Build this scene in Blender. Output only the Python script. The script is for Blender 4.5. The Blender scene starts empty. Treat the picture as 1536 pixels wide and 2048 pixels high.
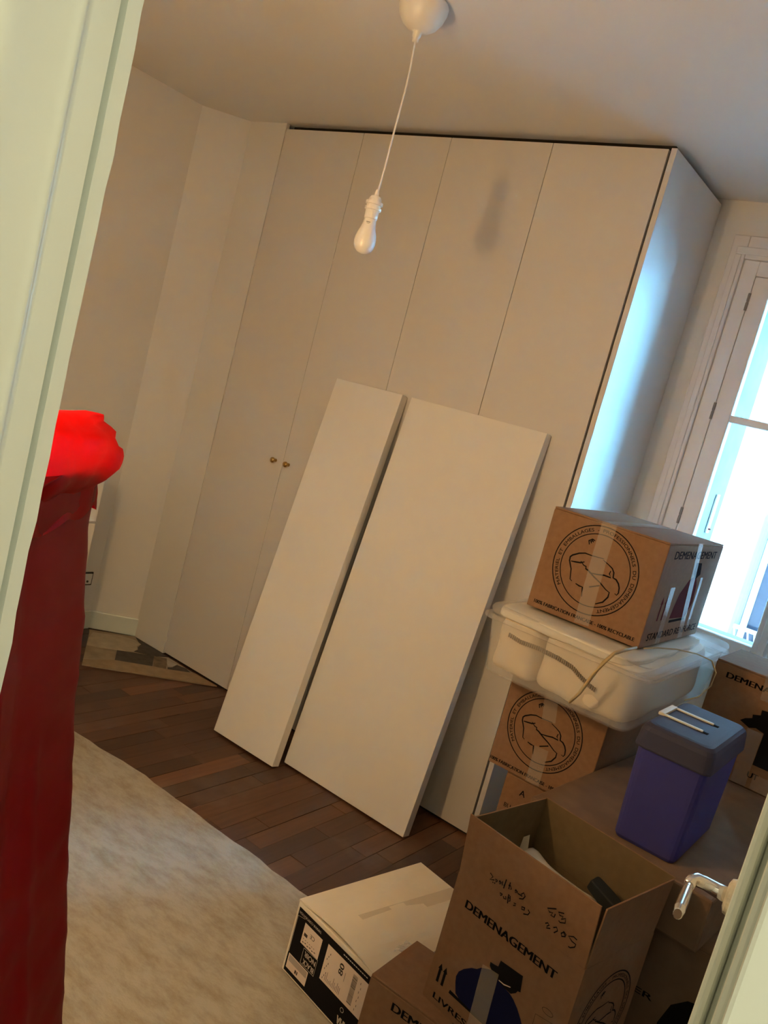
import bpy, bmesh, math, random
from mathutils import Vector, Matrix
from mathutils.geometry import tessellate_polygon
random.seed(7)
scene = bpy.context.scene
COL = scene.collection

# ------------------------------------------------------------------ camera
XW = Vector((0.776, 0.288, -0.561)); YW = Vector((0.577, 0.036, 0.816)); ZW = Vector((0.255, -0.957, -0.138))
# rows above: world axes in camera coordinates (x right, y down, z forward)
cam_right = Vector((XW.x, YW.x, ZW.x)); cam_down = Vector((XW.y, YW.y, ZW.y)); cam_fwd = Vector((XW.z, YW.z, ZW.z))
cam_fwd.normalize(); cam_right = (cam_right - cam_fwd * cam_right.dot(cam_fwd)).normalized(); cam_down = cam_fwd.cross(cam_right)
cam_data = bpy.data.cameras.new('camera'); cam = bpy.data.objects.new('camera', cam_data); COL.objects.link(cam)
m = Matrix.Identity(4)
for i in range(3):
    m[i][0] = cam_right[i]; m[i][1] = -cam_down[i]; m[i][2] = -cam_fwd[i]
m[0][3], m[1][3], m[2][3] = 0, 0, 1.6
cam.matrix_world = m
cam_data.sensor_fit = 'VERTICAL'; cam_data.sensor_height = 24.0; cam_data.lens = 24.0 * 1716.0 / 2048.0
cam_data.clip_start = 0.02; cam_data.clip_end = 200
scene.camera = cam

# ------------------------------------------------------------------ world, exposure
world = bpy.data.worlds.new('overcast_sky'); scene.world = world; world.use_nodes = True
bg = world.node_tree.nodes['Background']; bg.inputs[0].default_value = (0.40, 0.66, 1.0, 1); bg.inputs[1].default_value = 12.0
sun_data = bpy.data.lights.new('sun', 'SUN'); sun_data.energy = 650.0; sun_data.color = (0.20, 0.58, 1.0); sun_data.angle = math.radians(.6)
sun = bpy.data.objects.new('sun', sun_data); COL.objects.link(sun)     # stands behind the house, lights the front across the street
sun.rotation_euler = Vector((.18, 1.0, -.98)).to_track_quat('-Z', 'Y').to_euler(); sun.location = (-3, -6, 14)
scene.cycles.use_light_tree = False; scene.cycles.sample_clamp_indirect = 60.0
vs = scene.view_settings
vs.view_transform = 'Standard'; vs.look = 'None'; vs.gamma = 1.0; vs.use_curve_mapping = False; vs.exposure = 0.0
LAMP_W = 27.0     # wall lamp beside the door, inside the room
LAMP_COL = (1.0, 0.63, 0.285)
HALL_W = 24.5      # hall ceiling lamp behind the camera
HALL_COL = (1.0, 0.92, 0.62)

# ------------------------------------------------------------------ materials
MATS = {}
def mat(name, col=(.8, .8, .8), rough=.6, spec=.5, metal=0, noise=0, nscale=20, bump=0, bscale=80, coat=0, stretch=None, trans=0):
    if name in MATS: return MATS[name]
    mt = bpy.data.materials.new(name); mt.use_nodes = True; MATS[name] = mt
    nt = mt.node_tree; b = nt.nodes['Principled BSDF']
    b.inputs['Base Color'].default_value = (*col, 1); b.inputs['Roughness'].default_value = rough
    b.inputs['Specular IOR Level'].default_value = spec; b.inputs['Metallic'].default_value = metal
    b.inputs['Coat Weight'].default_value = coat
    tc = nt.nodes.new('ShaderNodeTexCoord')
    src = tc.outputs['Object']
    if stretch:
        mp = nt.nodes.new('ShaderNodeMapping'); mp.inputs['Scale'].default_value = stretch
        nt.links.new(src, mp.inputs[0]); src = mp.outputs[0]
    if noise:
        n = nt.nodes.new('ShaderNodeTexNoise'); n.inputs['Scale'].default_value = nscale; n.inputs['Detail'].default_value = 4
        nt.links.new(src, n.inputs['Vector'])
        r = nt.nodes.new('ShaderNodeValToRGB'); r.color_ramp.elements[0].position = .3; r.color_ramp.elements[1].position = .7
        r.color_ramp.elements[0].color = (*[c * (1 - noise) for c in col], 1); r.color_ramp.elements[1].color = (*[min(1, c * (1 + noise)) for c in col], 1)
        nt.links.new(n.outputs['Fac'], r.inputs[0]); nt.links.new(r.outputs[0], b.inputs['Base Color'])
    if bump:
        n2 = nt.nodes.new('ShaderNodeTexNoise'); n2.inputs['Scale'].default_value = bscale; n2.inputs['Detail'].default_value = 3
        nt.links.new(src, n2.inputs['Vector'])
        bp = nt.nodes.new('ShaderNodeBump'); bp.inputs['Strength'].default_value = bump; bp.inputs['Distance'].default_value = .01
        nt.links.new(n2.outputs['Fac'], bp.inputs['Height']); nt.links.new(bp.outputs[0], b.inputs['Normal'])
    return mt
def glow(name, col, strength):
    """glass of a lit bulb: clear, with a glow of its own; the light itself is the point lamp inside"""
    mt = bpy.data.materials.new(name); mt.use_nodes = True; nt = mt.node_tree; nt.nodes.clear()
    e = nt.nodes.new('ShaderNodeEmission'); o = nt.nodes.new('ShaderNodeOutputMaterial'); t = nt.nodes.new('ShaderNodeBsdfTransparent'); a = nt.nodes.new('ShaderNodeAddShader')
    e.inputs[0].default_value = (*col, 1); e.inputs[1].default_value = strength
    nt.links.new(e.outputs[0], a.inputs[0]); nt.links.new(t.outputs[0], a.inputs[1]); nt.links.new(a.outputs[0], o.inputs[0])
    mt.cycles.emission_sampling = 'NONE'; MATS[name] = mt; return mt
def point_lamp(name, loc, watts, col, radius, parent):
    d = bpy.data.lights.new(name, 'POINT'); d.energy = watts; d.color = col; d.shadow_soft_size = radius
    o = bpy.data.objects.new(name, d); COL.objects.link(o); o.location = loc; o.parent = parent; return o
def film(name, col, alpha, rough=.2, translucent=.0, bump=0, bscale=30, spec=.5):
    """see-through plastic: clear share + coloured diffuse/translucent share, with gloss"""
    mt = bpy.data.materials.new(name); mt.use_nodes = True; nt = mt.node_tree; nt.nodes.clear(); MATS[name] = mt
    o = nt.nodes.new('ShaderNodeOutputMaterial'); t = nt.nodes.new('ShaderNodeBsdfTransparent')
    p = nt.nodes.new('ShaderNodeBsdfPrincipled'); p.inputs['Base Color'].default_value = (*col, 1); p.inputs['Roughness'].default_value = rough; p.inputs['Specular IOR Level'].default_value = spec
    body = p.outputs[0]
    if translucent:
        tl = nt.nodes.new('ShaderNodeBsdfTranslucent'); tl.inputs[0].default_value = (*col, 1)
        mx = nt.nodes.new('ShaderNodeMixShader'); mx.inputs[0].default_value = translucent
        nt.links.new(p.outputs[0], mx.inputs[1]); nt.links.new(tl.outputs[0], mx.inputs[2]); body = mx.outputs[0]
    m2 = nt.nodes.new('ShaderNodeMixShader'); m2.inputs[0].default_value = alpha
    nt.links.new(t.outputs[0], m2.inputs[1]); nt.links.new(body, m2.inputs[2]); nt.links.new(m2.outputs[0], o.inputs[0])
    if bump:
        tc = nt.nodes.new('ShaderNodeTexCoord'); n2 = nt.nodes.new('ShaderNodeTexNoise'); n2.inputs['Scale'].default_value = bscale
        bp = nt.nodes.new('ShaderNodeBump'); bp.inputs['Strength'].default_value = bump; bp.inputs['Distance'].default_value = .01
        nt.links.new(tc.outputs['Object'], n2.inputs['Vector']); nt.links.new(n2.outputs['Fac'], bp.inputs['Height']); nt.links.new(bp.outputs[0], p.inputs['Normal'])
    return mt
def glass_mat(name):
    mt = bpy.data.materials.new(name); mt.use_nodes = True; nt = mt.node_tree; nt.nodes.clear(); MATS[name] = mt
    o = nt.nodes.new('ShaderNodeOutputMaterial'); t = nt.nodes.new('ShaderNodeBsdfTransparent'); g = nt.nodes.new('ShaderNodeBsdfGlossy')
    g.inputs['Roughness'].default_value = .02; t.inputs[0].default_value = (.95, .98, .97, 1)
    f = nt.nodes.new('ShaderNodeFresnel'); f.inputs[0].default_value = 1.3; mx = nt.nodes.new('ShaderNodeMixShader')
    nt.links.new(f.outputs[0], mx.inputs[0]); nt.links.new(t.outputs[0], mx.inputs[1]); nt.links.new(g.outputs[0], mx.inputs[2]); nt.links.new(mx.outputs[0], o.inputs[0]); return mt

WALL = mat('painted_wall', (.80, .78, .74), .85, .2, bump=.04, bscale=120)
CEIL = mat('painted_ceiling', (.80, .78, .75), .9, .15, bump=.03, bscale=90)
LAM = mat('white_laminate', (.73, .695, .65), .45, .35, bump=.02, bscale=300)
BOARD = mat('white_board', (.86, .83, .77), .5, .35)
EDGE = mat('board_edge', (.80, .80, .79), .5, .3)
PAINT = mat('gloss_paint', (.72, .79, .75), .28, .5, bump=.03, bscale=25)
WINPAINT = mat('window_paint', (.82, .80, .80), .35, .5)
DARK = mat('gap_shade', (.03, .025, .02), .9, .1)  # near-black standing in for the shade inside the wardrobe gaps
CARD = mat('cardboard', (.265, .148, .078), .8, .2, noise=.07, nscale=60, bump=.05, bscale=150)
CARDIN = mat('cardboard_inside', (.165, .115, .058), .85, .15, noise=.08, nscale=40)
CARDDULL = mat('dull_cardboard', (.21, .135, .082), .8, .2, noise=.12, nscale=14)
CARDWHITE = mat('white_cardboard', (.80, .72, .58), .6, .3, noise=.03, nscale=8)
INK = mat('black_ink', (.012, .011, .012), .9, .05)
INKBLUE = mat('navy_ink', (.010, .012, .050), .9, .05)
INKRED = mat('dark_red_ink', (.11, .018, .02), .9, .05)
LABEL = mat('paper_label', (.75, .62, .52), .7, .2)
TAPE = film('clear_tape', (.70, .62, .52), .30, .12, bump=.15, bscale=60)
PLASTIC = film('frosted_plastic', (.82, .80, .76), .26, .18, translucent=.4)
CLEARPL = film('crumpled_plastic', (.85, .84, .8), .38, .08, bump=.5, bscale=90)
FABRIC = mat('cream_fabric', (.86, .75, .58), .9, .1, bump=.15, bscale=25)
WHITEFAB = mat('white_fabric', (.72, .68, .58), .9, .1, bump=.2, bscale=30)
COOLER = mat('violet_plastic', (.052, .05, .22), .6, .2, bump=.05, bscale=250)
COOLERLID = mat('violet_lid_plastic', (.05, .05, .085), .6, .2, bump=.05, bscale=250)
CREAM = mat('cream_plastic', (.72, .66, .50), .4, .4)
RED = film('red_film', (.19, .002, .004), 1.0, .5, spec=.04, translucent=.0, bump=.12, bscale=9)
REDBAG = film('red_bag_film', (.60, .002, .005), 1.0, .4, spec=.15, translucent=.65, bump=.3, bscale=14)
BRASS = mat('brass', (.55, .36, .13), .22, .5, metal=1)
CHROME = mat('chrome', (.75, .75, .75), .12, .5, metal=1)
WHITEPL = mat('white_plastic', (.82, .80, .76), .35, .5)
BULB = mat('bulb_opal', (.86, .84, .80), .18, .5)
ROSE = mat('rose_plastic', (.80, .77, .70), .35, .5)
STONE = mat('stone', (.13, .13, .125), .9, .1, noise=.12, nscale=12)
FACADE = mat('facade_render', (.60, .60, .58), .9, .1, noise=.04, nscale=2)
PIPE = mat('zinc', (.25, .27, .29), .6, .3)
DARKWIN = mat('dark_window', (.03, .04, .06), .15, .5)
IRONW = mat('white_iron', (.8, .8, .78), .5, .3)
STREET = mat('street', (.06, .06, .06), .9, .1)
CEMENT = mat('cement', (.36, .30, .215), .9, .1, noise=.18, nscale=14, bump=.2, bscale=40)
PLASTER = mat('plaster_patch', (.46, .40, .30), .9, .1, noise=.12, nscale=18, bump=.25, bscale=50)
SLATE = mat('slate_tile', (.075, .065, .055), .7, .3, noise=.2, nscale=30)
STRIPW = mat('border_wood', (.34, .25, .15), .7, .2, noise=.12, nscale=25)
SOILED = mat('dirty_tile', (.20, .15, .10), .8, .2, noise=.25, nscale=30)
STRAP = mat('beige_strap', (.50, .38, .19), .5, .4)
SLATW = mat('dark_socket', (.05, .045, .04), .6, .3)
GLASS = glass_mat('window_glass')
LAMPGLOW = glow('lit_bulb', LAMP_COL, 6.0)
HALLGLOW = glow('lit_globe', HALL_COL, 3.0)

# fleece floor protection: mottled felt
def fleece():
    mt = mat('fleece', (.66, .60, .49), .95, .05)
    nt = mt.node_tree; b = nt.nodes['Principled BSDF']; tc = nt.nodes['Texture Coordinate']
    a = nt.nodes.new('ShaderNodeTexNoise'); a.inputs['Scale'].default_value = 9; a.inputs['Detail'].default_value = 8; a.inputs['Roughness'].default_value = .7
    mp = nt.nodes.new('ShaderNodeMapping'); mp.inputs['Scale'].default_value = (1.0, 2.2, 1)
    nt.links.new(tc.outputs['Object'], mp.inputs[0]); nt.links.new(mp.outputs[0], a.inputs['Vector'])
    r = nt.nodes.new('ShaderNodeValToRGB'); r.color_ramp.elements[0].position = .34; r.color_ramp.elements[1].position = .58
    r.color_ramp.elements[0].color = (.34, .29, .22, 1); r.color_ramp.elements[1].color = (.46, .42, .35, 1)
    nt.links.new(a.outputs['Fac'], r.inputs[0]); nt.links.new(r.outputs[0], b.inputs['Base Color'])
    n2 = nt.nodes.new('ShaderNodeTexNoise'); n2.inputs['Scale'].default_value = 160
    bp = nt.nodes.new('ShaderNodeBump'); bp.inputs['Strength'].default_value = .3; bp.inputs['Distance'].default_value = .004
    nt.links.new(tc.outputs['Object'], n2.inputs['Vector']); nt.links.new(n2.outputs['Fac'], bp.inputs['Height']); nt.links.new(bp.outputs[0], b.inputs['Normal'])
    return mt
FLEECE = fleece()
# parquet: colour differs per plank, grain along the plank, chalky scuffs
def plank_mat():
    mt = mat('parquet_oak', (.12, .05, .025), .42, .4)
    nt = mt.node_tree; b = nt.nodes['Principled BSDF']
    oi = nt.nodes.new('ShaderNodeObjectInfo'); geo = nt.nodes.new('ShaderNodeNewGeometry')
    r = nt.nodes.new('ShaderNodeValToRGB'); cr = r.color_ramp
    cr.elements[0].position = 0; cr.elements[0].color = (.085, .036, .019, 1)
    cr.elements[1].position = 1; cr.elements[1].color = (.30, .12, .05, 1)
    e = cr.elements.new(.45); e.color = (.13, .054, .027, 1)
    e = cr.elements.new(.85); e.color = (.175, .074, .035, 1)
    nt.links.new(oi.outputs['Random'], r.inputs[0])
    mp = nt.nodes.new('ShaderNodeMapping'); mp.inputs['Scale'].default_value = (60, 4, 10); nt.links.new(geo.outputs['Position'], mp.inputs[0])
    n = nt.nodes.new('ShaderNodeTexNoise'); n.inputs['Scale'].default_value = 1; n.inputs['Detail'].default_value = 5
    nt.links.new(mp.outputs[0], n.inputs['Vector'])
    mx = nt.nodes.new('ShaderNodeMix'); mx.data_type = 'RGBA'; mx.blend_type = 'MULTIPLY'; mx.inputs[0].default_value = .55
    nt.links.new(r.outputs[0], mx.inputs[6]); nt.links.new(n.outputs['Fac'], mx.inputs[7])
    s = nt.nodes.new('ShaderNodeTexNoise'); s.inputs['Scale'].default_value = 3.2; s.inputs['Detail'].default_value = 7
    nt.links.new(geo.outputs['Position'], s.inputs['Vector'])
    sr = nt.nodes.new('ShaderNodeValToRGB'); sr.color_ramp.elements[0].position = .55; sr.color_ramp.elements[1].position = .80
    sr.color_ramp.elements[1].color = (.45, .45, .45, 1); nt.links.new(s.outputs['Fac'], sr.inputs[0])
    m3 = nt.nodes.new('ShaderNodeMix'); m3.data_type = 'RGBA'; nt.links.new(sr.outputs[0], m3.inputs[0])
    nt.links.new(mx.outputs[2], m3.inputs[6]); m3.inputs[7].default_value = (.22, .17, .13, 1)
    nt.links.new(m3.outputs[2], b.inputs['Base Color'])
    return mt
PLANK = plank_mat()

# ------------------------------------------------------------------ mesh helpers
class MB:
    def __init__(s): s.v = []; s.f = []
    def add(s, vs_, fs):
        k = len(s.v); s.v += [tuple(x) for x in vs_]; s.f += [tuple(i + k for i in f) for f in fs]; return s
    def box(s, x0, x1, y0, y1, z0, z1):
        return s.add([(x0,y0,z0),(x1,y0,z0),(x1,y1,z0),(x0,y1,z0),(x0,y0,z1),(x1,y0,z1),(x1,y1,z1),(x0,y1,z1)],
                     [(3,2,1,0),(4,5,6,7),(0,1,5,4),(1,2,6,5),(2,3,7,6),(3,0,4,7)])
    def hexa(s, b, t):
        return s.add(list(b) + list(t), [(3,2,1,0),(4,5,6,7),(0,1,5,4),(1,2,6,5),(2,3,7,6),(3,0,4,7)])
    def prism(s, poly, z0, z1):
        n = len(poly); k = [(x, y, z0) for x, y in poly] + [(x, y, z1) for x, y in poly]
        fs = [(i, (i+1) % n, n + (i+1) % n, n + i) for i in range(n)]
        tri = tessellate_polygon([[Vector((x, y, 0)) for x, y in poly]])
        fs += [tuple(n + i for i in t) for t in tri] + [tuple(reversed(t)) for t in tri]
        return s.add(k, fs)
    def tube(s, pts, r, n=8, cap=True):
        pts = [Vector(p) for p in pts]; rings = []; k = len(s.v)
        rs = r if isinstance(r, (list, tuple)) else [r] * len(pts)
        up = Vector((0, 0, 1))
        for i, p in enumerate(pts):
            t = (pts[min(i+1, len(pts)-1)] - pts[max(i-1, 0)]).normalized()
            a = t.cross(up) if abs(t.z) < .95 else t.cross(Vector((1, 0, 0)))
            a.normalize(); b = t.cross(a)
            for j in range(n):
                c = 2 * math.pi * j / n; s.v.append(tuple(p + (a * math.cos(c) + b * math.sin(c)) * rs[i]))
        for i in range(len(pts) - 1):
            for j in range(n): s.f.append((k + i*n + j, k + i*n + (j+1) % n, k + (i+1)*n + (j+1) % n, k + (i+1)*n + j))
        if cap:
            s.f.append(tuple(k + j for j in reversed(range(n)))); e = k + (len(pts)-1) * n; s.f.append(tuple(e + j for j in range(n)))
        return s
    def lathe(s, prof, n=24, c=(0, 0, 0)):
        k = len(s.v)
        for r, z in prof:
            for j in range(n):
                a = 2 * math.pi * j / n; s.v.append((c[0] + r * math.cos(a), c[1] + r * math.sin(a), c[2] + z))
        for i in range(len(prof) - 1):
            for j in range(n): s.f.append((k + i*n + j, k + i*n + (j+1) % n, k + (i+1)*n + (j+1) % n, k + (i+1)*n + j))
        s.f.append(tuple(k + j for j in reversed(range(n)))); e = k + (len(prof)-1) * n; s.f.append(tuple(e + j for j in range(n)))
        return s
    def rings(s, rs, cap0=True, cap1=True):
        n = len(rs[0]); k = len(s.v)
        for r in rs: s.v += [tuple(p) for p in r]
        for i in range(len(rs) - 1):
            for j in range(n): s.f.append((k + i*n + j, k + i*n + (j+1) % n, k + (i+1)*n + (j+1) % n, k + (i+1)*n + j))
        if cap0: s.f.append(tuple(k + j for j in reversed(range(n))))
        if cap1: e = k + (len(rs)-1) * n; s.f.append(tuple(e + j for j in range(n)))
        return s
    def build(s, name, material, parent=None, smooth=False, bevel=0, seg=2, subsurf=0):
        me = bpy.data.meshes.new(name); me.from_pydata(s.v, [], s.f)
        bm = bmesh.new(); bm.from_mesh(me); bmesh.ops.recalc_face_normals(bm, faces=bm.faces); bm.to_mesh(me); bm.free()
        me.materials.append(material)
        if smooth: me.polygons.foreach_set('use_smooth', [True] * len(me.polygons))
        o = bpy.data.objects.new(name, me); COL.objects.link(o)
        if parent: o.parent = parent
        if bevel:
            b = o.modifiers.new('bevel', 'BEVEL'); b.width = bevel; b.segments = seg; b.limit_method = 'ANGLE'
        if subsurf:
            b = o.modifiers.new('subsurf', 'SUBSURF'); b.levels = subsurf; b.render_levels = subsurf
        return o
def bx(name, x0, x1, y0, y1, z0, z1, material, parent=None, bevel=0):
    return MB().box(x0, x1, y0, y1, z0, z1).build(name, material, parent, bevel=bevel)
def thing(name, label, cat, loc=(0, 0, 0), yaw=0, group=None):
    o = bpy.data.objects.new(name, None); COL.objects.link(o); o.empty_display_size = .05
    o.location = loc; o.rotation_euler = (0, 0, math.radians(yaw)); tag(o, label, cat, group); return o
def tag(o, label, cat, group=None):
    o['label'] = label; o['category'] = cat
    if group: o['group'] = group
    return o
def struct(o): o['kind'] = 'structure'; return o
def lab(o, label): o['label'] = label; return o
def rrect(x0, x1, y0, y1, r, z, n=4):
    pts = []
    for cx, cy, a0 in ((x1-r, y0+r, -90), (x1-r, y1-r, 0), (x0+r, y1-r, 90), (x0+r, y0+r, 180)):
        for i in range(n + 1):
            a = math.radians(a0 + 90 * i / n); pts.append((cx + r * math.cos(a), cy + r * math.sin(a), z))
    return pts

# flat print on a face: 2-D shapes mapped by a function (u, v) -> local 3-D
_txt = {}
def text2d(s, size, bold=0.0, spacing=1.0):
    key = (s, 0, spacing)
    if key not in _txt:
        cu = bpy.data.curves.new('t', 'FONT'); cu.body = s; cu.size = 1; cu.space_character = spacing; cu.resolution_u = 3
        ob = bpy.data.objects.new('t', cu); COL.objects.link(ob)
        dg = bpy.context.evaluated_depsgraph_get(); dg.update(); me = ob.evaluated_get(dg).to_mesh()
        vv = [(v.co.x, v.co.y) for v in me.vertices]; ff = [tuple(p.vertices) for p in me.polygons]
        ob.evaluated_get(dg).to_mesh_clear(); bpy.data.objects.remove(ob); bpy.data.curves.remove(cu)
        x0 = min(v[0] for v in vv); y0 = 0; x1 = max(v[0] for v in vv); _txt[key] = ([(x - x0, y) for x, y in vv], ff, x1 - x0)
    vv, ff, w = _txt[key]
    return [(x * size, y * size) for x, y in vv], ff, w * size
CAP = 0.73
class Print:
    """collects flat marks on one face of a thing; fn maps (u, v, lift) to local space"""
    def __init__(s, fn): s.fn = fn; s.m = MB()
    def pts(s, vv, ff, lift=.0006): s.m.add([s.fn(u, v, lift) for u, v in vv], ff); return s
    def poly(s, p, lift=.0006):
        tri = tessellate_polygon([[Vector((x, y, 0)) for x, y in p]]); return s.pts(p, [tuple(t) for t in tri], lift)
    def rect(s, u0, u1, v0, v1, lift=.0006): return s.pts([(u0,v0),(u1,v0),(u1,v1),(u0,v1)], [(0,1,2,3)], lift)
    def text(s, t, u, v, cap, width=None, rot=0, bold=0, align='l', lift=.0006, spacing=1.0):
        vv, ff, w = text2d(t, cap / CAP, bold, spacing)
        k = width / w if width else 1.0
        off = {'l': 0, 'c': -w * k / 2, 'r': -w * k}[align]
        c, sn = math.cos(math.radians(rot)), math.sin(math.radians(rot)); out = []
        for x, y in vv:
            x = x * k + off; out.append((u + x * c - y * sn, v + x * sn + y * c))
        for d in ((-1, 0, 1) if bold else (0,)):       # heavier strokes: the same outline laid side by side
            e = d * bold * 1.1 * cap; s.pts([(a + e * c, b + e * sn) for a, b in out], ff, lift)
        return s
    def arc_text(s, t, cu, cv, r, cap, a0, a1, bold=0):
        vv, ff, w = text2d(t, cap / CAP, bold); out = []
        for x, y in vv:
            a = math.radians(a0 + (a1 - a0) * x / w); rr = r + y; out.append((cu + rr * math.cos(a), cv + rr * math.sin(a)))
        s.pts(out, ff)
        if bold: s.pts([(a + bold * cap * .8, b) for a, b in out], ff)
        return s
    def ring(s, cu, cv, r, w, n=64, ry=None):
        ry = ry or r; vv = []
        for j in range(n):
            a = 2 * math.pi * j / n; vv += [(cu + (r - w/2) * math.cos(a), cv + (ry - w/2) * math.sin(a)), (cu + (r + w/2) * math.cos(a), cv + (ry + w/2) * math.sin(a))]
        return s.pts(vv, [(2*j, 2*j+1, (2*j+3) % (2*n), (2*j+2) % (2*n)) for j in range(n)])
    def stroke(s, p, w, taper=False):
        n = len(p); vv = []
        for i in range(n):
            a = Vector(p[max(i-1, 0)]); b = Vector(p[min(i+1, n-1)]); d = (b - a)
            d = d.normalized() if d.length else Vector((1, 0)); q = Vector((-d.y, d.x))
            k = w/2 * (1 if not taper else .45 + .75 * math.sin(math.pi * (i + .5) / n)); c = Vector(p[i]); vv += [tuple(c - q*k), tuple(c + q*k)]
        return s.pts(vv, [(2*i, 2*i+2, 2*i+3, 2*i+1) for i in range(n-1)])
    def arrow(s, u, v0, v1, w):
        s.rect(u - w*.28, u + w*.28, v0, v1 - w*1.0); return s.poly([(u - w/2, v1 - w*1.1), (u + w/2, v1 - w*1.1), (u, v1)])
    def build(s, name, material, parent, label=None):
        o = s.m.build(name, material, parent)
        if label: o['label'] = label
        return o
front = lambda y=0.0: (lambda u, v, l: (u, y - l, v))
right = lambda x: (lambda u, v, l: (x + l, u, v))
top = lambda z: (lambda u, v, l: (u, v, z + l))

TORSO = [[(.0921,.1151),(.0856,.1184),(.0801,.1454),(.0691,.1657),(.0681,.1758),(.0728,.1821),(.0896,.1927),(.1055,.1982),(.1254,.1977),(.1593,.2)],
 [(.0736,.1656),(.0865,.1673),(.1013,.1699),(.1106,.1755)],
 [(.0999,.1743),(.1113,.1662),(.1183,.1652),(.1192,.1594),(.1275,.157),(.146,.1469),(.1663,.1378),(.1876,.1251),(.1997,.1206)],
 [(.1584,.1963),(.1756,.1897),(.1883,.1833),(.1954,.1743),(.1975,.1609),(.2066,.159),(.2155,.151),(.2208,.1411),(.2229,.1278),(.2196,.1208),(.2137,.1233)],
 [(.1311,.1524),(.1522,.1548),(.1724,.1593),(.1918,.159),(.1849,.1673),(.1863,.1762)],
 [(.1041,.1124),(.1161,.1096),(.125,.1097),(.1306,.085)], [(.1427,.1161),(.1689,.1295)],
 [(.1991,.1224),(.1994,.1081),(.1899,.0909),(.172,.0792)], [(.1092,.2237),(.1053,.2332),(.1142,.2397),(.122,.238)], [(.1146,.229),(.1109,.2323),(.1154,.236),(.119,.233)]]
def mover_logo(parent, fn, cu, cv, R, text_v=None, text_u=None, text_w=None, k=None):
    """round moving-company mark: two rings, ring of words, crossed-arm torso; one line of words below"""
    p = Print(fn); p.ring(cu, cv, R, .0031); p.ring(cu, cv, R * .815, .0027)
    p.arc_text('MATERIEL  ET  EMBALLAGES  -  PROFESSIONNELS  DU  DEMENAGEMENT', cu, cv, R * .868, R * .078, 219, -70, bold=.06)
    kk = R / .119
    for st in TORSO: p.stroke([(cu + (x - .1435) * kk, cv + (y - .1626) * kk) for x, y in st], .0036 * kk, True)
    if text_v is not None: p.text('100% FABRICATION FRANCAISE - 100% RECYCLABLE', text_u, text_v, .0108, width=text_w, bold=.05)
    return p.build('printed_emblem', INK, parent, 'black round emblem of a crossed-arm torso inside a ring of words')

def carton(name, label, loc, yaw, w, d, h, group='cardboard moving boxes', material=None, seam='x'):
    """closed carton: body plus two top flaps meeting in a seam"""
    material = material or CARD
    t = thing(name, label, 'box', loc, yaw, group)
    MB().box(0, w, 0, d, 0, h - .006).build('body', material, t, bevel=.003)
    if seam == 'x':    # seam runs along y in the middle of the width
        MB().box(.001, w/2 - .002, .001, d - .001, h - .0058, h).build('top_flap', material, t, bevel=.0015)
        MB().box(w/2 + .002, w - .001, .001, d - .001, h - .0058, h - .0006).build('top_flap', material, t, bevel=.0015)
    else:
        MB().box(.001, w - .001, .001, d/2 - .002, h - .0058, h).build('top_flap', material, t, bevel=.0015)
        MB().box(.001, w - .001, d/2 + .002, d - .001, h - .0058, h - .0006).build('top_flap', material, t, bevel=.0015)
    return t
def ribbon(name, pts, wvec, material, parent, label=None):
    """strip of tape through pts, half width vector wvec"""
    w = Vector(wvec); mb = MB(); vv = []
    for p in pts: vv += [tuple(Vector(p) - w), tuple(Vector(p) + w)]
    mb.add(vv, [(2*i, 2*i+2, 2*i+3, 2*i+1) for i in range(len(pts)-1)])
    o = mb.build(name, material, parent)
    if label: o['label'] = label
    return o

# ------------------------------------------------------------------ room shell
ZC = 2.682; XL = -3.565; XR = .50; YD0, YD1 = .40, .526; YB = 3.58; YF = 2.978
DXL, DXR, DZ = -.788, -.0545, 2.06
fl = struct(bx('floor', -3.95, .65, .40, 3.9, -.06, -.018, mat('floor_base', (.03, .018, .012), .9, .1)))
pm = MB().box(-.5, .5, -.5, .5, -1, 0); me = bpy.data.meshes.new('plank'); me.from_pydata(pm.v, [], pm.f); me.materials.append(PLANK)
random.seed(11); PW = .0775; nrow = int((XR - XL) / PW) + 1
for i in range(nrow):
    x = XL + PW * (i + .5); y = YD1 + random.uniform(-.5, 0)
    while y < YF + .02:
        L = random.uniform(.36, .78); y0, y1 = max(y, YD1), min(y + L, YF + .03)
        if y1 - y0 > .02:
            o = bpy.data.objects.new('plank', me); COL.objects.link(o); o.parent = fl
            o.location = (x, (y0 + y1) / 2, random.uniform(-.0016, 0)); o.scale = (PW - random.choice((.0010, .0012, .0014, .003)), y1 - y0 - .0016, .018)
        y += L
struct(bx('ceiling', -3.95, .65, .40, 3.9, ZC, ZC + .1, CEIL))
struct(bx('wall_left', XL - .15, XL, YD0, 3.92, -.02, ZC, WALL))
struct(MB().prism([(XL - .001, 2.80), (-3.398, 2.985), (-3.398, 3.1), (XL - .001, 3.1)], -.02, ZC).build('wall_corner', WALL))
struct(bx('wall_right', XR, XR + .12, YD0, 3.9, -.02, ZC, WALL))
WX0, WX1, WZ0, WZ1 = -1.088, -.062, .92, 2.455
wb = struct(MB().box(-3.7, WX0, YB, 3.92, -.02, ZC).box(WX1, XR, YB, 3.92, -.02, ZC).box(WX0, WX1, YB, 3.92, -.02, WZ0).box(WX0, WX1, YB, 3.92, WZ1, ZC).build('wall_back', WALL))
struct(MB().box(XL - .15, DXL - .02, YD0, YD1, -.02, ZC).box(DXR + .03, 1.25, YD0, YD1, -.02, ZC).box(DXL - .02, DXR + .03, YD0, YD1, DZ, ZC).build('wall_front', WALL))
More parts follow.
